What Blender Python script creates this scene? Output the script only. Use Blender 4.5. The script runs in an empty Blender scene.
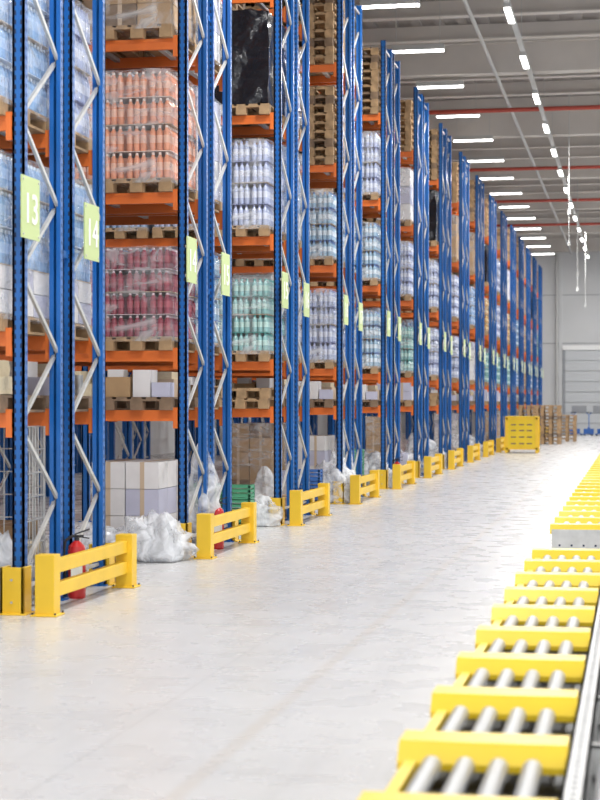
import bpy, math, random
from mathutils import Vector, Matrix, noise
random.seed(7)
sc = bpy.context.scene
try:
    sc.view_settings.view_transform = 'Standard'
    sc.view_settings.look = 'None'
except Exception: pass

# ------------------------------------------------------------- materials
def new_mat(name):
    m = bpy.data.materials.new(name); m.use_nodes = True
    return m, m.node_tree, m.node_tree.nodes['Principled BSDF']
def pmat(name, col, rough=0.5, metal=0.0, var=0.0, scale=4.0, bump=0.0, bscale=30.0, emis=0.0):
    m, nt, b = new_mat(name)
    b.inputs['Base Color'].default_value = (*col, 1)
    b.inputs['Roughness'].default_value = rough
    b.inputs['Metallic'].default_value = metal
    tc = nt.nodes.new('ShaderNodeTexCoord')
    if var > 0:
        n = nt.nodes.new('ShaderNodeTexNoise'); n.inputs['Scale'].default_value = scale; n.inputs['Detail'].default_value = 4
        nt.links.new(tc.outputs['Object'], n.inputs['Vector'])
        r = nt.nodes.new('ShaderNodeValToRGB')
        r.color_ramp.elements[0].position = .3; r.color_ramp.elements[1].position = .7
        r.color_ramp.elements[0].color = (*[c*(1-var) for c in col], 1)
        r.color_ramp.elements[1].color = (*[min(1, c*(1+var)) for c in col], 1)
        nt.links.new(n.outputs['Fac'], r.inputs['Fac']); nt.links.new(r.outputs['Color'], b.inputs['Base Color'])
    if bump > 0:
        n2 = nt.nodes.new('ShaderNodeTexNoise'); n2.inputs['Scale'].default_value = bscale
        nt.links.new(tc.outputs['Object'], n2.inputs['Vector'])
        bp = nt.nodes.new('ShaderNodeBump'); bp.inputs['Strength'].default_value = bump; bp.inputs['Distance'].default_value = .02
        nt.links.new(n2.outputs['Fac'], bp.inputs['Height']); nt.links.new(bp.outputs['Normal'], b.inputs['Normal'])
    if emis > 0:
        b.inputs['Emission Color'].default_value = (*col, 1); b.inputs['Emission Strength'].default_value = emis
    return m
def film_mat(name, col, lo, hi, scale, bstr=.8, bdist=.03, fmin=.38, fmax=.65, rough=.22, stretch=(1,1,1)):
    m, nt, b = new_mat(name)
    b.inputs['Base Color'].default_value = (*col, 1); b.inputs['Roughness'].default_value = rough
    out = nt.nodes['Material Output']
    tr = nt.nodes.new('ShaderNodeBsdfTransparent'); mx = nt.nodes.new('ShaderNodeMixShader')
    tc = nt.nodes.new('ShaderNodeTexCoord'); n = nt.nodes.new('ShaderNodeTexNoise')
    mpg = nt.nodes.new('ShaderNodeMapping'); mpg.inputs['Scale'].default_value = stretch
    n.inputs['Scale'].default_value = scale; n.inputs['Detail'].default_value = 4; n.inputs['Distortion'].default_value = 1.0
    mp = nt.nodes.new('ShaderNodeMapRange')
    mp.inputs['From Min'].default_value = fmin; mp.inputs['From Max'].default_value = fmax
    mp.inputs['To Min'].default_value = lo; mp.inputs['To Max'].default_value = hi
    nt.links.new(tc.outputs['Object'], mpg.inputs[0]); nt.links.new(mpg.outputs[0], n.inputs['Vector']); nt.links.new(n.outputs['Fac'], mp.inputs['Value'])
    nt.links.new(mp.outputs['Result'], mx.inputs['Fac'])
    bp = nt.nodes.new('ShaderNodeBump'); bp.inputs['Strength'].default_value = bstr; bp.inputs['Distance'].default_value = bdist
    nt.links.new(n.outputs['Fac'], bp.inputs['Height']); nt.links.new(bp.outputs['Normal'], b.inputs['Normal'])
    nt.links.new(tr.outputs[0], mx.inputs[1]); nt.links.new(b.outputs[0], mx.inputs[2]); nt.links.new(mx.outputs[0], out.inputs['Surface'])
    return m

M = {}
M['blue'] = pmat('rack_blue_paint', (0.009, 0.122, 0.43), .32, var=.12, scale=2)
M['hole'] = pmat('slot_dark', (0.008, 0.02, 0.06), .7)
M['orange'] = pmat('beam_orange_paint', (0.74, 0.17, 0.03), .40, var=.08)
M['galv'] = pmat('galvanised_steel', (0.56, 0.56, 0.55), .42, metal=.35, var=.12, scale=9)
M['roller'] = pmat('roller_steel', (0.46, 0.465, 0.47), .38, metal=.4)
M['pan'] = pmat('conveyor_pan_grey', (0.24, 0.245, 0.25), .55, metal=.3)
M['yellow'] = pmat('safety_yellow_paint', (0.84, 0.54, 0.03), .42, var=.06, scale=3)
M['yellowc'] = pmat('conveyor_yellow_paint', (0.80, 0.57, 0.02), .38, var=.04, scale=3)
M['wood'] = pmat('pallet_wood', (0.40, 0.26, 0.14), .8, var=.3, scale=7)
M['woodd'] = pmat('pallet_wood_worn', (0.23, 0.155, 0.10), .85, var=.3, scale=7)
M['green'] = pmat('sign_lime_green', (0.54, 0.65, 0.29), .5)
M['white'] = pmat('white_print', (0.92, 0.93, 0.86), .5)
M['black'] = pmat('black_stretch_film', (0.010, 0.010, 0.014), .18, bump=.9, bscale=7)
M['dark'] = pmat('dark_rubber', (0.03, 0.03, 0.035), .6)
M['red'] = pmat('extinguisher_red', (0.55, 0.02, 0.02), .3)
M['redpipe'] = pmat('sprinkler_pipe_red', (0.46, 0.07, 0.045), .5)
M['jackblue'] = pmat('truck_blue_paint', (0.03, 0.12, 0.38), .4)
M['cartw'] = pmat('white_carton', (0.72, 0.70, 0.70), .7, var=.06)
M['cartl'] = pmat('lavender_carton', (0.50, 0.50, 0.62), .7, var=.06)
M['cartb'] = pmat('brown_carton', (0.42, 0.27, 0.14), .75, var=.1)
M['sheet'] = pmat('layer_board', (0.55, 0.42, 0.30), .8)
M['sack'] = pmat('cream_sack', (0.70, 0.60, 0.42), .85, var=.1, bump=.4)
M['film'] = film_mat('clear_stretch_film', (0.93, 0.95, 0.98), .06, .48, 2.6, 1.0, .06, .42, .70, .10, (1,1,2.2))
M['filmth'] = film_mat('crumpled_plastic_film', (0.86, 0.88, 0.92), .22, .78, 5, .7, .05)
M['lamp'] = pmat('lamp_diffuser', (1.0, 0.98, 0.95), .5, emis=9.0)
M['tray'] = pmat('tray_metal', (0.50, 0.50, 0.49), .5)
M['ceil'] = pmat('roof_deck_grey', (0.31, 0.285, 0.27), .8, var=.1, scale=.6)
M['beam'] = pmat('roof_beam_concrete', (0.60, 0.56, 0.52), .8, var=.06, scale=1)
M['wall'] = pmat('wall_panel_grey', (0.57, 0.575, 0.58), .8, var=.04, scale=.5)
M['wallw'] = pmat('wall_panel_white', (0.78, 0.78, 0.77), .8)
M['doorm'] = pmat('sectional_door_grey', (0.50, 0.515, 0.53), .6)
M['doorf'] = pmat('door_frame_dark', (0.28, 0.29, 0.31), .6)
M['crgreen'] = pmat('crate_green_plastic', (.08,.35,.20), .5); M['crblue'] = pmat('crate_blue_plastic', (.04,.15,.45), .5)

def floor_material():
    m, nt, b = new_mat('polished_concrete_floor'); L = nt.links
    tc = nt.nodes.new('ShaderNodeTexCoord')
    def noise_n(scale, detail, rough, src):
        n = nt.nodes.new('ShaderNodeTexNoise'); n.inputs['Scale'].default_value = scale; n.inputs['Detail'].default_value = detail; n.inputs['Roughness'].default_value = rough
        L.new(src, n.inputs['Vector']); return n
    n = noise_n(.9, 8, .65, tc.outputs['Object'])
    r = nt.nodes.new('ShaderNodeValToRGB')
    r.color_ramp.elements[0].position = .3; r.color_ramp.elements[0].color = (.585, .583, .585, 1)
    r.color_ramp.elements[1].position = .7; r.color_ramp.elements[1].color = (.65, .647, .648, 1)
    L.new(n.outputs['Fac'], r.inputs['Fac'])
    br = nt.nodes.new('ShaderNodeTexBrick'); br.offset = 0.0; br.squash = 1.0
    br.inputs['Scale'].default_value = 1.0; br.inputs['Brick Width'].default_value = 2.6; br.inputs['Row Height'].default_value = 2.615
    br.inputs['Mortar Size'].default_value = .009; br.inputs['Mortar Smooth'].default_value = .5
    br.inputs['Color1'].default_value = (1, 1, 1, 1); br.inputs['Color2'].default_value = (.98, .98, .98, 1); br.inputs['Mortar'].default_value = (.82, .82, .82, 1)
    L.new(tc.outputs['Object'], br.inputs['Vector'])
    mu = nt.nodes.new('ShaderNodeMix'); mu.data_type = 'RGBA'; mu.blend_type = 'MULTIPLY'; mu.inputs[0].default_value = .7
    L.new(r.outputs['Color'], mu.inputs[6]); L.new(br.outputs['Color'], mu.inputs[7])
    mpn = nt.nodes.new('ShaderNodeMapping'); mpn.inputs['Scale'].default_value = (3.5, .35, 1); L.new(tc.outputs['Object'], mpn.inputs[0])
    ns = noise_n(1.6, 7, .7, mpn.outputs[0])
    ms = nt.nodes.new('ShaderNodeMapRange'); ms.inputs['From Min'].default_value = .54; ms.inputs['From Max'].default_value = .72
    ms.inputs['To Min'].default_value = 0; ms.inputs['To Max'].default_value = .28; L.new(ns.outputs['Fac'], ms.inputs['Value'])
    m1 = nt.nodes.new('ShaderNodeMix'); m1.data_type = 'RGBA'; m1.inputs[7].default_value = (.45, .44, .435, 1)
    L.new(ms.outputs['Result'], m1.inputs[0]); L.new(mu.outputs[2], m1.inputs[6])
    sx = nt.nodes.new('ShaderNodeSeparateXYZ'); L.new(tc.outputs['Object'], sx.inputs[0])
    a = nt.nodes.new('ShaderNodeMath'); a.operation = 'ADD'; a.inputs[1].default_value = 1.95; L.new(sx.outputs['X'], a.inputs[0])
    ab = nt.nodes.new('ShaderNodeMath'); ab.operation = 'ABSOLUTE'; L.new(a.outputs[0], ab.inputs[0])
    mr = nt.nodes.new('ShaderNodeMapRange'); mr.inputs['From Min'].default_value = .02; mr.inputs['From Max'].default_value = .06
    mr.inputs['To Min'].default_value = .35; mr.inputs['To Max'].default_value = 0
    L.new(ab.outputs[0], mr.inputs['Value'])
    m2 = nt.nodes.new('ShaderNodeMix'); m2.data_type = 'RGBA'; m2.inputs[7].default_value = (.54, .48, .41, 1)
    L.new(mr.outputs['Result'], m2.inputs[0]); L.new(m1.outputs[2], m2.inputs[6]); L.new(m2.outputs[2], b.inputs['Base Color'])
    n3 = noise_n(3, 6, .5, tc.outputs['Object'])
    m3 = nt.nodes.new('ShaderNodeMapRange'); m3.inputs['To Min'].default_value = .20; m3.inputs['To Max'].default_value = .36
    L.new(n3.outputs['Fac'], m3.inputs['Value']); L.new(m3.outputs['Result'], b.inputs['Roughness'])
    return m
M['floor'] = floor_material()

# ------------------------------------------------------------- mesh builder
class MB:
    def __init__(s): s.v = []; s.f = []; s.mi = []; s.mats = []; s.sm = []
    def m(s, key):
        if key not in s.mats: s.mats.append(key)
        return s.mats.index(key)
    def add(s, vs, fs, key, smooth=False):
        o = len(s.v); i = s.m(key)
        s.v += [tuple(v) for v in vs]
        for f in fs: s.f.append([a+o for a in f]); s.mi.append(i); s.sm.append(smooth)
    def box(s, a, b, key):
        x0, y0, z0 = a; x1, y1, z1 = b
        s.add([(x0,y0,z0),(x1,y0,z0),(x1,y1,z0),(x0,y1,z0),(x0,y0,z1),(x1,y0,z1),(x1,y1,z1),(x0,y1,z1)],
              [(0,3,2,1),(4,5,6,7),(0,1,5,4),(1,2,6,5),(2,3,7,6),(3,0,4,7)], key)
    def bar(s, p, q, w, h, key, up=(0,0,1)):
        p = Vector(p); q = Vector(q); d = (q-p).normalized(); u = Vector(up)
        if abs(d.dot(u)) > .98: u = Vector((1,0,0))
        r = d.cross(u).normalized()*w/2; t = r.cross(d).normalized()*h/2
        vs = [p-r-t,p+r-t,p+r+t,p-r+t,q-r-t,q+r-t,q+r+t,q-r+t]
        s.add(vs, [(0,3,2,1),(4,5,6,7),(0,1,5,4),(1,2,6,5),(2,3,7,6),(3,0,4,7)], key)
    def cyl(s, p, q, r, key, n=12, r2=None):
        p = Vector(p); q = Vector(q); d = (q-p).normalized(); r2 = r if r2 is None else r2
        u = Vector((0,0,1)) if abs(d.z) < .9 else Vector((1,0,0))
        a = d.cross(u).normalized(); b = d.cross(a).normalized()
        vs = []
        for c, rr in ((p, r), (q, r2)):
            for i in range(n):
                t = 2*math.pi*i/n; vs.append(c+a*math.cos(t)*rr+b*math.sin(t)*rr)
        s.add(vs, [(i,(i+1)%n,n+(i+1)%n,n+i) for i in range(n)], key, True)
        s.add(vs, [tuple(range(n))[::-1], tuple(range(n,2*n))], key)
    def lathe(s, c, prof, keys, n=8):
        cx, cy, cz = c
        for k in range(len(prof)-1):
            (r0, z0), (r1, z1) = prof[k], prof[k+1]; vs = []
            for r, z in ((r0, z0), (r1, z1)):
                for i in range(n):
                    t = 2*math.pi*i/n; vs.append((cx+math.cos(t)*r, cy+math.sin(t)*r, cz+z))
            s.add(vs, [(i,(i+1)%n,n+(i+1)%n,n+i) for i in range(n)], keys[k], True)
    def prism(s, prof, x0, x1, key):
        n = len(prof)
        vs = [(x0,y,z) for y,z in prof]+[(x1,y,z) for y,z in prof]
        s.add(vs, [(i,(i+1)%n,n+(i+1)%n,n+i) for i in range(n)]+[tuple(range(n))[::-1], tuple(range(n,2*n))], key)
    def mesh(s, name):
        me = bpy.data.meshes.new(name); me.from_pydata(s.v, [], s.f)
        for k in s.mats: me.materials.append(M[k])
        me.polygons.foreach_set('material_index', s.mi); me.polygons.foreach_set('use_smooth', s.sm)
        me.update(); return me
def place(me, name, loc=(0,0,0), rz=0, parent=None):
    o = bpy.data.objects.new(name, me); o.location = loc; o.rotation_euler = (0,0,rz)
    sc.collection.objects.link(o)
    if parent: o.parent = parent
    return o

# ------------------------------------------------------------- layout constants
RX = -4.85; Y0 = 13.5; P = 5.23; NR = 16
LV = [1.62, 2.28, 4.03, 5.73, 7.43]; HR = 8.9
WALLY = 97.0; CE = 10.9; LX = -15.5; RXW = 16.0

# ------------------------------------------------------------- room
def solo(name, fn):
    b = MB(); fn(b); return place(b.mesh(name), name)
solo('floor', lambda b: b.box((LX, -12, -.2), (RXW, WALLY, 0), 'floor'))
def ceil(b):
    b.box((LX, -12, CE), (RXW, WALLY, CE+.2), 'ceil')
    x = LX+.3
    while x < RXW:
        b.box((x, -12, CE-.05), (x+.22, WALLY, CE), 'ceil'); x += .55
solo('ceiling', ceil)
def wl(b): b.box((LX-.2, -12, 0), (LX, WALLY+.2, CE), 'wallw')
solo('wall_left', wl)
def wf(b):
    b.box((LX, WALLY, 0), (RXW, WALLY+.2, CE), 'wall')
    for z in (1.15, 4.95, 7.6): b.box((LX, WALLY-.02, z), (RXW, WALLY, z+.04), 'doorf')
    for x in (-12,-9,-5.95,-4.1,1.2,5,9,13): b.box((x, WALLY-.12, 0), (x+.18, WALLY, CE), 'wall')
solo('wall_far', wf)
def wr(b):
    b.box((RXW, -12, 0), (RXW+.2, WALLY+.2, 2.4), 'wallw'); b.box((RXW, -12, 9.6), (RXW+.2, WALLY+.2, CE), 'wallw')  # gap between the two bands left open so world light enters
    y = -12
    while y < WALLY: b.box((RXW-.1, y, 0), (RXW+.2, y+.5, CE), 'wallw'); y += 6
solo('wall_right', wr)
def added_win(b):
    y = -12
    while y < WALLY:
        b.box((RXW+.05, y, 2.4), (RXW+.12, y+.06, 9.6), 'tray'); y += 2
    for z in (4.8, 7.2): b.box((RXW+.05, -12, z), (RXW+.12, WALLY, z+.06), 'tray')
solo('added_window_1', added_win)  # unseen glazing bars, added so the side opening brings in soft light
def beams(b):
    y = 2.0
    while y < WALLY:
        b.box((LX, y, CE-.95), (RXW, y+.45, CE-.05), 'beam'); b.box((LX, y-.12, CE-.22), (RXW, y+.57, CE-.05), 'beam'); y += 10.46
solo('roof_beams', beams)
def purl(b):
    y = .5
    while y < WALLY:
        b.box((LX, y, CE-.40), (RXW, y+.09, CE-.05), 'beam'); b.box((LX, y-.08, CE-.42), (RXW, y+.17, CE-.38), 'beam'); y += 2.615
solo('roof_purlins', purl)
def pipes(b):
    for y in (48.3, 60.5, 70.2, 79.7): b.cyl((LX+.02, y, CE-1.15), (RXW-.12, y, CE-1.15), .06, 'redpipe')
    for x in (-3.4, 3.2): b.cyl((x, 0, CE-1.02), (x, WALLY-.15, CE-1.02), .045, 'tray')
solo('sprinkler_pipes', pipes)
def door(b):
    x0, x1, h = -3.75, -.4, 4.6
    b.box((x0-.15, WALLY-.14, 0), (x0, WALLY-.002, h+.15), 'doorf'); b.box((x1, WALLY-.14, 0), (x1+.15, WALLY-.002, h+.15), 'doorf')
    b.box((x0-.15, WALLY-.16, h), (x1+.15, WALLY-.002, h+.25), 'wallw')
    for i in range(8):
        z = i*h/8; b.box((x0, WALLY-.08, z+.015), (x1, WALLY-.022, z+h/8-.015), 'doorm')
    b.box((x0+.35, WALLY-.1, 1.15), (x0+1.15, WALLY-.07, 1.55), 'doorf'); b.box((x0+1.5, WALLY-.1, 1.15), (x0+2.3, WALLY-.07, 1.55), 'doorf')
    b.cyl((x0-.45, WALLY-.2, 0), (x0-.45, WALLY-.2, CE-1), .07, 'tray')
solo('door_1', door)

# ------------------------------------------------------------- racks
def post(b, x, y, face, slots):
    w = .10; d = .085; t = .02
    if face < 0: b.box((x-w/2, y, 0), (x+w/2, y+t, HR), 'blue')
    else: b.box((x-w/2, y+d-t, 0), (x+w/2, y+d, HR), 'blue')
    b.box((x-w/2, y, 0), (x-w/2+t, y+d, HR), 'blue'); b.box((x+w/2-t, y, 0), (x+w/2, y+d, HR), 'blue')
    yb = y+d-t if face<0 else y
    b.box((x-w/2+t, yb, 0), (x-w/2+t+.018, yb+t, HR), 'blue'); b.box((x+w/2-t-.018, yb, 0), (x+w/2-t, yb+t, HR), 'blue')
    b.box((x-.09, y-.03, 0), (x+.09, y+d+.03, .012), 'blue')
    if slots:
        z = .12
        while z < HR-.1:
            for dx in (-.026, .026):
                yy = y-.0015 if face<0 else y+d+.0015
                b.add([(x+dx-.010,yy,z),(x+dx+.010,yy,z),(x+dx+.007,yy,z+.038),(x+dx-.007,yy,z+.038)], [(0,1,2,3)], 'hole')
                xx = x+w/2+.0015; ym = y+d/2+dx*.8
                b.add([(xx,ym-.006,z+.02),(xx,ym+.006,z+.02),(xx,ym+.006,z+.05),(xx,ym-.006,z+.05)], [(0,1,2,3)], 'hole')
            z += .075
def rack_mesh():
    b = MB(); bay = 2.8
    subs = [(0.0, 1.0), (1.22, 2.22)]
    for k in range(4):
        x = -.06-k*bay
        for (a, c) in subs:
            post(b, x, a, -1, k == 0); post(b, x, c-.085, 1, k == 0)
            z = .25; s = 0; ya, yb = a+.06, c-.06
            b.bar((x, ya, .2), (x, yb, .2), .03, .03, 'galv')
            while z+.66 < HR-.1:
                p0, p1 = ((ya, yb) if s % 2 == 0 else (yb, ya))
                off = .013 if s % 2 else -.013
                b.bar((x+off, p0, z), (x+off, p1, z+.60), .036, .026, 'galv', up=(1,0,0)); z += .63; s += 1
            b.bar((x, ya, HR-.15), (x, yb, HR-.15), .03, .03, 'galv')
        for z in (3.0, 6.2): b.bar((x, .98, z), (x, 1.24, z), .04, .06, 'blue')
    for k in range(3):
        x1 = -.11-k*bay; x0 = -.01-(k+1)*bay
        for z in LV:
            for (a, c) in subs:
                for y in (a-.012, c-.04):
                    b.box((x0, y, z-.035), (x1, y+.05, z), 'orange'); b.box((x0, y+.006, z-.085), (x1, y+.044, z-.035), 'orange'); b.box((x0, y, z-.12), (x1, y+.05, z-.085), 'orange')
                    for xx, s in ((x0, 1), (x1, -1)):
                        b.box((min(xx, xx+s*.05), y-.006, z-.2), (max(xx, xx+s*.05), y+.056, z+.03), 'orange')
                for i in range(4):
                    xc = x1-.3-i*.68
                    b.box((xc-.03, a+.04, z-.05), (xc+.03, c-.04, z-.01), 'galv')
    return b.mesh('pallet_rack')
rm = rack_mesh()
for r in range(NR): place(rm, 'pallet_rack', (RX, Y0+r*P, 0))

# ------------------------------------------------------------- signs
def sign_mesh(num):
    b = MB()
    b.box((0, 0, 0), (.012, .42, .50), 'green')
    for (y, z) in ((.03,.47),(.39,.47),(.03,.03),(.39,.03)): b.cyl((.012,y,z),(.018,y,z),.010,'galv',8)
    for z in (.08,.40): b.box((-.05,.14,z-.015),(0,.40,z+.015),'galv')
    cu = bpy.data.curves.new('t', 'FONT'); cu.body = str(num); cu.size = .34; cu.align_x = 'CENTER'; cu.extrude = .002; cu.offset = .004
    o = bpy.data.objects.new('t', cu); sc.collection.objects.link(o); bpy.context.view_layer.update()
    me = bpy.data.meshes.new_from_object(o.evaluated_get(bpy.context.evaluated_depsgraph_get()))
    b.add([(.0155+v.co.z, .21+v.co.x, .13+v.co.y) for v in me.vertices], [tuple(p.vertices) for p in me.polygons], 'white')
    bpy.data.objects.remove(o); return b.mesh('aisle_number_sign')
for r in range(NR):
    y = Y0+r*P
    place(sign_mesh(13+r), 'aisle_number_sign', (RX+.055, y-.26, 3.02), 0)
    place(sign_mesh(14+r), 'aisle_number_sign', (RX+.055, y+1.36, 2.98), 0)

# ------------------------------------------------------------- barriers & guards
def bevel(me_obj, w):
    md = me_obj.modifiers.new('bevel', 'BEVEL'); md.width = w; md.segments = 2; md.limit_method = 'ANGLE'
def barrier():
    b = MB()
    for y in (0, 2.2):
        b.box((-.08, y-.08, 0), (.08, y+.08, .49), 'yellow'); b.box((-.11, y-.11, 0), (.11, y+.11, .015), 'yellow')
        for s in (-.095, .095):
            for t in (-.095, .095): b.cyl((s, y+t, .015), (s, y+t, .03), .01, 'dark', 6)
    for z in (.19, .38): b.box((-.035, .08, z-.055), (.035, 2.12, z+.055), 'yellow')
    return b.mesh('safety_barrier')
bm_ = barrier()
def guard():
    b = MB()
    b.box((-.1, -.1, 0), (.1, -.075, .38), 'yellow'); b.box((.075, -.1, 0), (.1, .09, .38), 'yellow'); b.box((-.1, -.1, 0), (-.075, .09, .38), 'yellow')
    b.box((-.13, -.14, 0), (.13, .1, .012), 'yellow')
    for z in (.1, .28): b.cyl((0, -.1, z), (0, -.112, z), .010, 'galv', 8)
    return b.mesh('column_guard')
gm = guard()
for r in range(NR):
    y = Y0+r*P
    o = place(bm_, 'safety_barrier', (RX+.235, y-.13, 0)); bevel(o, .012)
    o = place(gm, 'column_guard', (RX-.06, y-.05, 0)); bevel(o, .006)
    place(gm, 'column_guard', (RX-.06, y+2.22+.05, 0), math.pi)

# ------------------------------------------------------------- loads
def pallet(b, z0=0, key='wood', jx=0, jy=0):
    w, d = .8, 1.2
    for i in range(5):
        x = -w/2+i*(w-.12)/4; b.box((x+jx, -d/2+jy, z0+.122), (x+.12+jx, d/2+jy, z0+.144), key)
    for y in (-d/2, -.07, d/2-.14):
        b.box((-w/2+jx, y+jy, z0+.1), (w/2+jx, y+.14+jy, z0+.122), key)
        for x in (-w/2, -.07, w/2-.14): b.box((x+jx, y+jy, z0+.022), (x+.14+jx, y+.14+jy, z0+.1), key)
    for x in (-w/2, -.07, w/2-.14): b.box((x+jx, -d/2+jy, z0), (x+.14+jx, d/2+jy, z0+.022), key)
def crumpbox(b, a, c, key, amp=.03, sc_=3, n=14, seed=0):
    a = Vector(a); c = Vector(c); ctr = (a+c)/2; h = (c-a)/2
    for ax in range(3):
        for s in (-1, 1):
            u = (ax+1) % 3; v = (ax+2) % 3; vs = []
            for i in range(n+1):
                for j in range(n+1):
                    p = Vector((0,0,0)); p[ax] = s; p[u] = -1+2*i/n; p[v] = -1+2*j/n
                    q = Vector([p[k]*h[k] for k in range(3)])
                    nn = noise.noise(q*sc_+Vector((seed,seed,0)))+.5*abs(noise.noise(q*sc_*3))
                    q = q*(1+amp*nn/.5)+ctr
                    if q.z < a.z: q.z = a.z
                    vs.append(q)
            fs = []
            for i in range(n):
                for j in range(n):
                    k = i*(n+1)+j; f = (k, k+1, k+n+2, k+n+1); fs.append(f if s < 0 else f[::-1])
            b.add(vs, fs, key, True)
def bottles(name, liq, label, cap, layers=4, lh=.29, rough=.2, cart=0):
    kl, kb, kc, kd = name+'_l', name+'_b', name+'_c', name+'_d'
    if kl not in M:
        M[kl] = pmat(name+'_liquid', liq, rough, var=.15, scale=9)
        M[kd] = pmat(name+'_core', tuple(c*.6 for c in liq), .7)
        M[kb] = pmat(name+'_label', label, .4, var=.08, scale=10); M[kc] = pmat(name+'_cap', cap, .4)
    b = MB(); pallet(b); base = .152
    for q in range(cart):
        for i in range(2):
            for j in range(3):
                b.box((-.385+i*.39,-.585+j*.393,base),(-.385+i*.39+.38,-.585+j*.393+.383,base+.19), 'cartw' if (i+j+q) % 3 else 'cartl')
        base += .198
    R = .0385; k = lh/.29
    prof = [(.033,0),(R,.015*k),(R,.085*k),(R,.17*k),(R*.9,.205*k),(.017,.25*k),(.018,.253*k),(.018,.277*k),(0.001,.278*k)]
    keys = [kl,kl,kb,kl,kl,kc,kc,kc]
    xs = [-.380+R+g*.265+i*.0785 for g in range(3) for i in range(3)]
    ys = [-.592+R+g*.2385+i*.0785 for g in range(5) for i in range(3)]
    for L in range(layers):
        z = base+L*(lh+.004)
        b.box((-.39,-.59,z-.006),(.39,.59,z), 'sheet' if L in (0,2) else kc)
        b.box((-.30,-.51,z),(.30,.51,z+lh*.8), kd)
        jx = random.uniform(-.008,.008)
        for i, x in enumerate(xs):
            for j, y in enumerate(ys):
                if 0 < i < len(xs)-1 and 0 < j < len(ys)-1: continue
                b.lathe((x+jx,y,z), prof, keys, 8)
    top = base+layers*(lh+.004)
    crumpbox(b, (-.404,-.604,.10), (.404,.604,top), 'film', .012, 3.5, 16)
    return b.mesh('bottled_drinks_pallet'), 'bottled_drinks_pallet'
LD = {}
LD['pink'] = bottles('peach_drink', (.80,.33,.19), (.84,.50,.37), (.88,.74,.66), 4, .295)
LD['red'] = bottles('berry_drink', (.27,.03,.06), (.38,.07,.10), (.76,.60,.64), 4, .245)
LD['water'] = bottles('spring_water', (.27,.43,.68), (.40,.55,.78), (.68,.79,.92), 4, .30)
LD['wcart'] = bottles('spring_water', (0,0,0), (0,0,0), (0,0,0), 3, .30, cart=2)
LD['lav'] = bottles('mineral_water', (.44,.50,.70), (.68,.72,.84), (.32,.36,.60), 4, .295)
LD['teal'] = bottles('lime_water', (.25,.50,.50), (.48,.70,.66), (.06,.40,.37), 4, .25)
LD['aqua'] = bottles('sparkling_water', (.30,.47,.62), (.66,.75,.82), (.10,.24,.58), 4, .27)
LD['green'] = bottles('herbal_drink', (.18,.36,.22), (.46,.58,.34), (.82,.82,.70), 4, .28)
LD['amber'] = bottles('iced_tea', (.50,.26,.08), (.66,.45,.18), (.80,.62,.30), 4, .28)
def stack(n):
    b = MB(); rnd = random.Random(n)
    for i in range(n): pallet(b, i*.146, rnd.choice(['wood','wood','woodd']), rnd.uniform(-.015,.015), rnd.uniform(-.015,.015))
    return b.mesh('wooden_pallet_stack'), 'wooden_pallet_stack'
LD['stack'] = stack(9); LD['stack2'] = stack(8); LD['stack1'] = stack(2)
def blackload():
    b = MB(); pallet(b); crumpbox(b, (-.385,-.575,.146), (.385,.575,1.45), 'black', .045, 4, 24)
    return b.mesh('black_wrapped_pallet'), 'black_wrapped_pallet'
LD['black'] = blackload()
def cartons(keys, h, ny=3, wrap=True, nx=2, cz=.24):
    b = MB(); pallet(b); rnd = random.Random(len(keys)*7+int(h*10)); z = .146
    while z < h:
        for i in range(nx):
            for j in range(ny):
                w = .78/nx; d = 1.18/ny; x = -.39+i*w; y = -.59+j*d; k = rnd.choice(keys); g = .006
                b.box((x+g,y+g,z),(x+w-g,y+d-g,z+cz-.006), k)
                b.box((x+w/2-.025,y+g-.001,z),(x+w/2+.025,y+d-g+.001,z+cz-.004), 'sheet')
        z += cz
    if wrap: crumpbox(b, (-.4,-.6,.1), (.4,.6,z+.01), 'film', .010, 3, 12)
    return b.mesh('carton_pallet'), 'carton_pallet'
LD['cw'] = cartons(['cartw','cartl'], 1.2); LD['cb'] = cartons(['cartb','cartb','woodd'], 1.3)
LD['cwl'] = cartons(['cartw','cartl'], .40, wrap=False, cz=.2); LD['cbl'] = cartons(['cartb'], .3, wrap=False, ny=2, cz=.16)
LD['grey'] = cartons(['cartw','cartl','cartw'], .9, wrap=False, cz=.30)
def mixed():
    b = MB(); pallet(b, key='woodd')
    for (x,y,w,d,h,k) in ((-.38,-.58,.3,.25,.22,'cartb'),(-.05,-.56,.2,.3,.30,'cartw'),(.17,-.58,.2,.22,.16,'cartl'),(-.36,-.2,.34,.3,.14,'cartb'),(.02,-.2,.3,.4,.2,'sheet'),(-.3,.2,.35,.35,.26,'cartb')):
        b.box((x,y,.146),(x+w,y+d,.146+h),k)
    b.box((-.34,-.56,.367),(-.16,-.38,.45),'cartw')
    for x in (.12,.22,.32): b.cyl((x,.42,.146),(x,.42,.34),.04,'roller',12)
    crumpbox(b, (.05,-.18,.347), (.29,.16,.43), 'sack', .08, 4, 8, 2)
    return b.mesh('mixed_goods_pallet'), 'mixed_goods_pallet'
LD['mix'] = mixed()
def sacks():
    b = MB(); pallet(b, key='woodd')
    for i,(x,y,z) in enumerate([(-.18,-.35,.146),(.18,-.3,.146),(-.15,.25,.146),(.05,-.3,.28)]):
        crumpbox(b, (x-.19,y-.27,z), (x+.19,y+.27,z+.15), 'sack', .10, 3, 8, i)
    return b.mesh('sack_pallet'), 'sack_pallet'
LD['sack'] = sacks()
def wrapped():
    b = MB(); pallet(b)
    for i,(k,z0,z1) in enumerate([('cartw',.146,.5),('cartl',.51,.9),('cartw',.91,1.3)]): crumpbox(b, (-.38,-.58,z0),(.38,.58,z1), k, .012, 3, 8, i)
    crumpbox(b, (-.4,-.6,.1), (.4,.6,1.33), 'film', .015, 5, 14)
    return b.mesh('film_wrapped_pallet'), 'film_wrapped_pallet'
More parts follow.
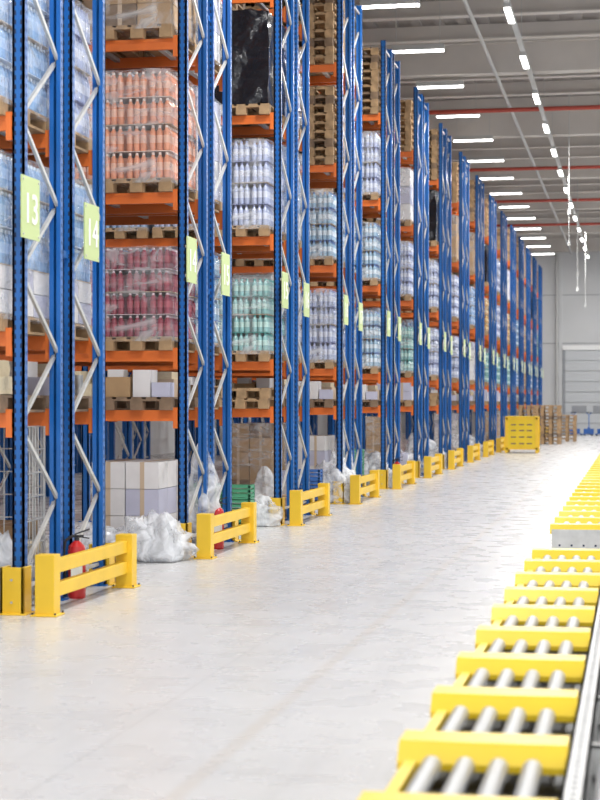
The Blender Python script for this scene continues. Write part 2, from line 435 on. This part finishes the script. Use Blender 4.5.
LD['wrap'] = wrapped()

def put(kind, x, y, z, rz=0):
    me, nm = LD[kind]; place(me, nm, (x, y, z+.001), rz+random.uniform(-.012,.012))
spec = {
 (0,1):['wcart','water'], (0,2):['water','lav'], (0,3):['water','water'], (0,0):['sack','cbl'],
 (1,1):['red','red','lav'], (1,2):['pink','pink','water'], (1,3):['cb','stack','cb'], (1,0):['mix','sack','stack1'],
 (2,1):['teal','teal','aqua'], (2,2):['lav','lav','water'], (2,3):['black','black','wrap'], (2,0):['stack1','mix','sack'],
 (3,1):['lav','lav','water'], (3,2):['aqua','aqua','lav'], (3,3):['stack','stack','stack'], (3,4):['stack','stack','cb'],
 (4,1):['aqua','lav'], (4,2):['aqua','teal'], (4,3):['lav','cb'], (4,4):['stack','stack2'],
 (5,1):['teal','lav'], (5,2):['lav','aqua'], (5,3):['wrap','stack'], (5,4):['stack2','stack'],
 (6,4):['stack','stack2'], (7,4):['stack2','stack'], (8,4):['stack','black'], (6,3):['black','stack'], (9,3):['black','cb'],
}
for r in range(NR):
    y = Y0+r*P; n = 3 if r < 6 else 2
    for sub in (0, 1):
        yc = y+.5+sub*1.22
        for li, z in enumerate(LV):
            for i in range(n if sub == 0 else 2):
                x = RX-.56-i*.88
                if li == 0: pool = ['mix','stack1','sack','cwl','mix','cbl']
                elif li in (1,2): pool = ['water','lav','aqua','teal','lav','amber','cw','green']
                elif li == 3: pool = ['stack','cb','lav','black','cw','water','cb']
                else: pool = ['stack','stack2','cb','cb',None,'stack']
                k = random.choice(pool)
                if sub == 0 and (r, li) in spec:
                    sp = spec[(r, li)]; k = sp[min(i, len(sp)-1)]
                elif sub == 1 and r < 4 and li in (1,2,3): k = ['wcart','lav','aqua','cw','wrap'][(r*2+li+4) % 5]
                if li == 0 and k and 2 < r < 8 and sub == 1 and i == 0: k = None
                if k: put(k, x, yc, z)
for (r, i, k) in [(1,0,'grey'),(1,2,'cbl'),(2,1,'stack1'),(3,1,'cb'),(3,0,'cwl'),(4,1,'grey'),(5,0,'cwl'),(6,1,'cb'),(8,0,'stack1'),(9,1,'cw'),(11,0,'cb')]:
    put(k, RX-.72-i*.9, Y0+r*P+.6, 0)
put('mix', RX-.75, Y0+1.72, 0); put('cbl', RX-.62, Y0+2*P+1.7, 0); put('mix', RX-.75, Y0+P+1.75, 0)

# ------------------------------------------------------------- crumpled film piles
def pile(seed, sx, sy, sz):
    b = MB(); rnd = random.Random(seed)
    for k in range(5):
        ox, oy, s = rnd.uniform(-.4,.4)*sx, rnd.uniform(-.4,.4)*sy, rnd.uniform(.45,.8); nu, nv = 32, 18; vs = []
        for j in range(nv+1):
            ph = math.pi*j/nv
            for i in range(nu):
                th = 2*math.pi*i/nu; d = Vector((math.sin(ph)*math.cos(th), math.sin(ph)*math.sin(th), math.cos(ph)))
                q = d*1.5+Vector((seed*3+k*5, 0, 0))
                rr = .75+.5*abs(noise.noise(q))+.35*abs(noise.noise(q*2.1))+.05*noise.noise(q*5)
                z = max(.004+.002*k, d.z*rr*sz*s*.8+sz*.35*s)
                vs.append((ox+d.x*rr*sx*s*.6, oy+d.y*rr*sy*s*.6, z))
        fs = [(j*nu+i, (j+1)*nu+i, (j+1)*nu+(i+1)%nu, j*nu+(i+1)%nu) for j in range(nv) for i in range(nu)]
        b.add(vs, fs, 'filmth', True)
    return b.mesh('plastic_film_heap')
def Pxy(r, dx, dy): return (RX+dx, Y0+r*P+dy, 0)
for i,(r,dx,dy,s) in enumerate([(0,-.45,.25,(.55,.5,.95)),(0,-.42,-.45,(.5,.4,.7)),(0,-.55,1.65,(.6,.6,.6)),(1,-.62,-.5,(.95,.7,.45)),(1,-.28,-.5,(.55,.5,.62)),(1,-.3,1.4,(.5,.6,.8)),(2,-.55,-.2,(.8,.5,.5)),(3,-.35,.4,(.8,.8,.9)),(3,-.5,1.5,(.6,.7,.7)),(4,-.4,.6,(.9,.8,.8)),(5,-.4,.9,(.9,.9,.7)),(6,-.4,.5,(.8,.8,1.0)),(8,-.5,.5,(.9,.9,.8))]):
    place(pile(i+2, *s), 'plastic_film_heap', Pxy(r, dx, dy))

def bag(seed, h):
    b = MB(); nu, nv = 24, 16; vs = []
    for j in range(nv+1):
        t = j/nv; z = h*t
        base = (.26*math.sin(min(1, t*2.2)*math.pi/2)*(1-t)**.7+.025) if j else .12
        for i in range(nu):
            th = 2*math.pi*i/nu; rr = base*(1+.28*math.sin(th*5+seed)*(.3+t)+.35*noise.noise(Vector((math.cos(th)*1.5, math.sin(th)*1.5, z*4+seed))))
            vs.append((math.cos(th)*rr, math.sin(th)*rr, z))
    fs = [(j*nu+i, j*nu+(i+1)%nu, (j+1)*nu+(i+1)%nu, (j+1)*nu+i) for j in range(nv) for i in range(nu)]
    b.add(vs, fs, 'filmth', True)
    return b.mesh('plastic_waste_bag')
for r, dx, dy, h in ((1,-.12,1.1,1.25),(3,-.2,1.2,1.3),(2,-.35,.5,.8),(5,-.3,1.4,1.0)): place(bag(r, h), 'plastic_waste_bag', Pxy(r, dx, dy))

def crates(key, n):
    b = MB()
    for k in range(n):
        z = k*.2; w, d, h = .2, .15, .19
        b.box((-w,-d,z),(w,d,z+.02),key)
        for zz in (.03,.09,.15):
            b.box((-w,-d,z+zz),(w,-d+.012,z+zz+.035),key); b.box((-w,d-.012,z+zz),(w,d,z+zz+.035),key)
            b.box((-w,-d,z+zz),(-w+.012,d,z+zz+.035),key); b.box((w-.012,-d,z+zz),(w,d,z+zz+.035),key)
        for x in (-w,w-.03):
            for y in (-d,d-.03): b.box((x,y,z),(x+.03,y+.03,z+h),key)
    return b.mesh('plastic_crate_stack')
for (r,dx,dy,k,n) in ((2,-.45,-.75,'crgreen',3),(2,-.95,-.5,'crgreen',3),(3,-.5,-.4,'crblue',3),(4,-.6,-.4,'crgreen',4)):
    place(crates(k, n), 'plastic_crate_stack', Pxy(r, dx, dy))

# ------------------------------------------------------------- fire extinguishers
def ext():
    b = MB()
    b.lathe((0,0,0), [(.001,.0),(.07,.0),(.078,.02),(.078,.40),(.07,.45),(.035,.49),(.022,.5),(.022,.53),(.001,.53)], ['dark']+['red']*5+['dark']*2, 20)
    b.box((-.05,-.012,.53),(.06,.012,.55),'dark'); b.bar((-.02,0,.555),(.11,0,.60),.024,.012,'dark'); b.bar((-.02,0,.54),(.11,0,.52),.024,.01,'dark')
    pts = [Vector((-.04,0,.54)),Vector((-.10,0,.50)),Vector((-.115,0,.35)),Vector((-.095,0,.15))]
    for p, q in zip(pts, pts[1:]): b.cyl(p, q, .012, 'dark', 8)
    b.box((-.05,-.0795,.18),(.05,-.0705,.34),'white')
    return b.mesh('fire_extinguisher')
em = ext()
for r in (0, 1, 4): place(em, 'fire_extinguisher', (RX+.07, Y0+r*P+1.12, 0), .3)

# ------------------------------------------------------------- hand pallet trucks
def jack():
    b = MB()
    for x in (-.27, .11):
        b.box((x, -.9, .06), (x+.16, .15, .10), 'jackblue'); b.cyl((x+.03,-.78,.04),(x+.13,-.78,.04),.04,'dark',12)
    b.box((-.27,.1,.06),(.27,.26,.34),'jackblue'); b.cyl((0,.32,.10),(0,.32,.42),.07,'jackblue',14)
    for x in (-.09,.04): b.cyl((x,.34,.09),(x+.05,.34,.09),.09,'dark',16)
    b.bar((0,.34,.4),(0,.55,1.05),.05,.05,'jackblue')
    b.cyl((-.14,.6,1.2),(.14,.6,1.2),.018,'dark',8); b.bar((0,.55,1.05),(-.14,.6,1.2),.025,.03,'jackblue'); b.bar((0,.55,1.05),(.14,.6,1.2),.025,.03,'jackblue')
    return b.mesh('hand_pallet_truck')
jm = jack()
for (x, y, a) in ((-3.1, 93.5, .2), (-2.4, 93.6, 0), (-1.7, 93.4, -.1), (-5.33, 12.0, math.pi)): place(jm, 'hand_pallet_truck', (x, y, 0), a)

def trolley():
    b = MB(); w, d, h = .62, .72, 1.5
    for x in (-w/2, w/2):
        for y in (-d/2, d/2):
            b.cyl((x,y,.12),(x,y,h),.014,'galv',8); b.cyl((x-.012,y,.05),(x+.012,y,.05),.05,'dark',12); b.box((x-.02,y-.02,.08),(x+.02,y+.02,.14),'galv')
    b.box((-w/2,-d/2,.14),(w/2,d/2,.17),'jackblue')
    for z in (.3,.5,.7,.9,1.1,1.3,1.5):
        for x in (-w/2, w/2): b.cyl((x,-d/2,z),(x,d/2,z),.006,'galv',6)
        b.cyl((-w/2,d/2,z),(w/2,d/2,z),.006,'galv',6)
    for i in range(1,7):
        y = -d/2+i*d/7
        for x in (-w/2, w/2): b.cyl((x,y,.16),(x,y,h),.005,'galv',6)
        b.cyl((-w/2+i*w/7,d/2,.16),(-w/2+i*w/7,d/2,h),.005,'galv',6)
    return b.mesh('roll_cage_trolley')
place(trolley(), 'roll_cage_trolley', (RX-.5, Y0+.72, 0), .1)

# ------------------------------------------------------------- yellow crate + pallet stacks at the far end
def crate():
    b = MB(); w, d, h = 1.02, .95, 1.22
    b.box((-w/2,-d/2,.12),(w/2,d/2,h),'yellowc')
    for x in (-w/2, w/2):
        for y in (-d/2, d/2): b.box((x-.05,y-.03,0),(x+.05,y+.03,h+.02),'yellow')
    for z in (.12,1.14):
        b.box((-w/2-.03,-d/2-.03,z),(w/2+.03,d/2+.03,z+.06),'yellow')
    for z in (.30,.52,.74,.94):
        for x in (-.36,-.08,.18): b.box((x,-d/2-.006,z),(x+.17,-d/2-.001,z+.045),'woodd')
    b.box((-w/2-.02,-d/2-.02,h),(w/2+.02,d/2+.02,h+.03),'yellowc')
    return b.mesh('yellow_storage_crate')
place(crate(), 'yellow_storage_crate', (-3.78, 60.2, 0), 0)
for (x,y,k) in ((-4.3,73,'stack'),(-3.42,73.3,'stack'),(-3.9,76,'stack'),(-2.95,78.5,'stack2')):
    put(k, x, y, 0)
    if k == 'stack' : put('stack1', x, y, 1.316)

# ------------------------------------------------------------- conveyors
def conveyor(y0, y1, name):
    b = MB(); xl = -.86; xr = .62; hc = .45
    b.box((xl+.03, y0, .20), (xl+.075, y1, .39), 'yellowc')
    for x in (-.24, xr-.08):
        b.box((x, y0, .22), (x+.012, y1, .42), 'galv'); b.box((x+.068, y0, .22), (x+.08, y1, .42), 'galv'); b.box((x, y0, .408), (x+.08, y1, .42), 'galv')
        y = y0+.06
        while y < y1:
            b.cyl((x+.04, y, .418), (x+.04, y, .4215), .012, 'hole', 8); y += .09
    b.box((xl+.075, y0, .26), (xr, y1, .27), 'pan')
    y = y0+.5
    while y < y1:
        b.prism([(y,hc),(y-.20,hc),(y-.27,hc-.07),(y-.27,hc-.095),(y-.26,hc-.095),(y-.195,hc-.014),(y-.012,hc-.014),(y-.012,hc-.08),(y,hc-.08)][::-1], xl, xl+.62, 'yellowc')
        b.box((xl, y-.20, hc-.08), (xl+.008, y, hc-.002), 'yellowc'); b.box((xl+.612, y-.20, hc-.08), (xl+.62, y, hc-.002), 'yellowc')
        if y+.06 < y1:
            b.box((xl+.075, y+.012, .30), (xr-.08, y+.024, .415), 'galv'); b.box((xl+.075, y+.012, .403), (xr-.08, y+.06, .415), 'galv')
            xx = xl+.14
            while xx < xr-.1: b.cyl((xx, y+.036, .414), (xx, y+.036, .4165), .010, 'hole', 8); xx += .055
        ya, yb = y+.075, min(y+.75, y1)
        if yb-ya > .2:
            for x0, x1 in ((xl+.135, -.25), (-.10, xr-.11)):
                x = x0
                while x < x1:
                    b.cyl((x, ya, .385), (x, yb, .385), .036, 'roller', 20)
                    b.cyl((x, ya-.015, .385), (x, ya, .385), .030, 'dark', 16); b.cyl((x, ya-.05, .385), (x, yb+.03, .385), .009, 'dark', 8); x += .121
        y += 1.07
    y = y0+.15
    while y < y1:
        for x in (xl+.03, xr-.08):
            b.box((x, y, 0), (x+.06, y+.06, .20), 'galv'); b.box((x-.04, y-.04, 0), (x+.1, y+.1, .01), 'galv')
        b.box((xl+.03, y, .18), (xr, y+.05, .26), 'galv'); y += 2.14
    b.box((xl+.03, y0-.012, .16), (xr, y0, .42), 'galv')
    b.box((xl+.03, y1, .16), (xr, y1+.012, .42), 'galv')
    xx = xl+.1
    while xx < xr-.05:
        b.box((xx, y0-.0135, .25), (xx+.02, y0-.0115, .27), 'hole'); xx += .12
    return place(b.mesh(name), name)
conveyor(2.94, 15.5, 'roller_conveyor')
conveyor(17.9, 62, 'roller_conveyor')

# ------------------------------------------------------------- lamps
def trunk(x, name):
    b = MB(); b.box((x-.05, 8, 9.56), (x+.05, WALLY-1, 9.64), 'tray')
    y = 10
    while y < WALLY-2:
        b.box((x-.07, y, 9.47), (x+.07, y+1.4, 9.56), 'tray'); b.box((x-.06, y+.02, 9.44), (x+.06, y+1.38, 9.472), 'lamp')
        b.cyl((x, y-.4, 9.64), (x, y-.4, CE-.06), .008, 'tray', 6)
        y += 4.9
    return place(b.mesh(name), name)
for x in (-2.47, 4.5, 11): trunk(x, 'ceiling_strip_light')  # first row hangs in view; the right-hand rows are unseen, added for lighting
def cross(x):
    b = MB(); y = 12.0
    while y < WALLY-2:
        b.box((x-.6, y-.07, 9.72), (x+.6, y+.07, 9.84), 'tray'); b.box((x-.59, y-.06, 9.68), (x+.59, y+.06, 9.722), 'lamp')
        for s in (-.5,.5): b.cyl((x+s, y, 9.84), (x+s, y, CE-.06), .008, 'tray', 6)
        y += 4.6
    return place(b.mesh('aisle_light'), 'aisle_light')
for x in (-4.85, -10): cross(x)  # second row, above the racks, is an unseen addition for lighting
def rods(b):
    for (x,y,z0) in ((-2.2,60,7.2),(-2.1,66,6.6),(-2.3,72,6.4),(-2.2,80,6.2),(-1.9,52,7.4)):
        b.cyl((x,y,z0),(x,y,CE-.06),.014,'tray',6); b.box((x-.05,y-.05,z0-.16),(x+.05,y+.05,z0),'tray')
solo('suspended_sensor_cables', rods)

def area(x, y, z, sx, sy, e):
    l = bpy.data.lights.new('lamp_light', 'AREA'); l.shape = 'RECTANGLE'; l.size = sx; l.size_y = sy; l.energy = e; l.color = (1, .99, .975)
    o = bpy.data.objects.new('lamp_light', l); o.location = (x, y, z); sc.collection.objects.link(o)
for i in range(10):
    area(-2.47, 10.70+i*9.8, 9.42, .12, 1.4, 445)
    area(4.5, 10.70+i*9.8, 9.42, .12, 1.4, 415)  # light of the added right-hand row
    area(-10, 12+i*9.2, 9.66, 1.2, .12, 115)  # light of the added row above the racks
area(-2.47, 2, 9.42, .12, 1.4, 430); area(4.5, 1, 9.42, .12, 1.4, 410)

w = bpy.data.worlds.new('world'); sc.world = w; w.use_nodes = True
w.node_tree.nodes['Background'].inputs[0].default_value = (.94, .97, 1.0, 1); w.node_tree.nodes['Background'].inputs[1].default_value = 1.8

# ------------------------------------------------------------- camera
cam = bpy.data.cameras.new('camera'); co = bpy.data.objects.new('camera', cam); sc.collection.objects.link(co)
co.location = (0, 0, 1.7); co.rotation_euler = (math.radians(90), 0, math.atan(335/1750))
cam.sensor_fit = 'VERTICAL'; cam.sensor_height = 36; cam.sensor_width = 27; cam.lens = 1750/800*36; cam.shift_y = 3/800
cam.clip_end = 300; cam.dof.use_dof = True; cam.dof.focus_distance = 21; cam.dof.aperture_fstop = 2.8
sc.camera = co
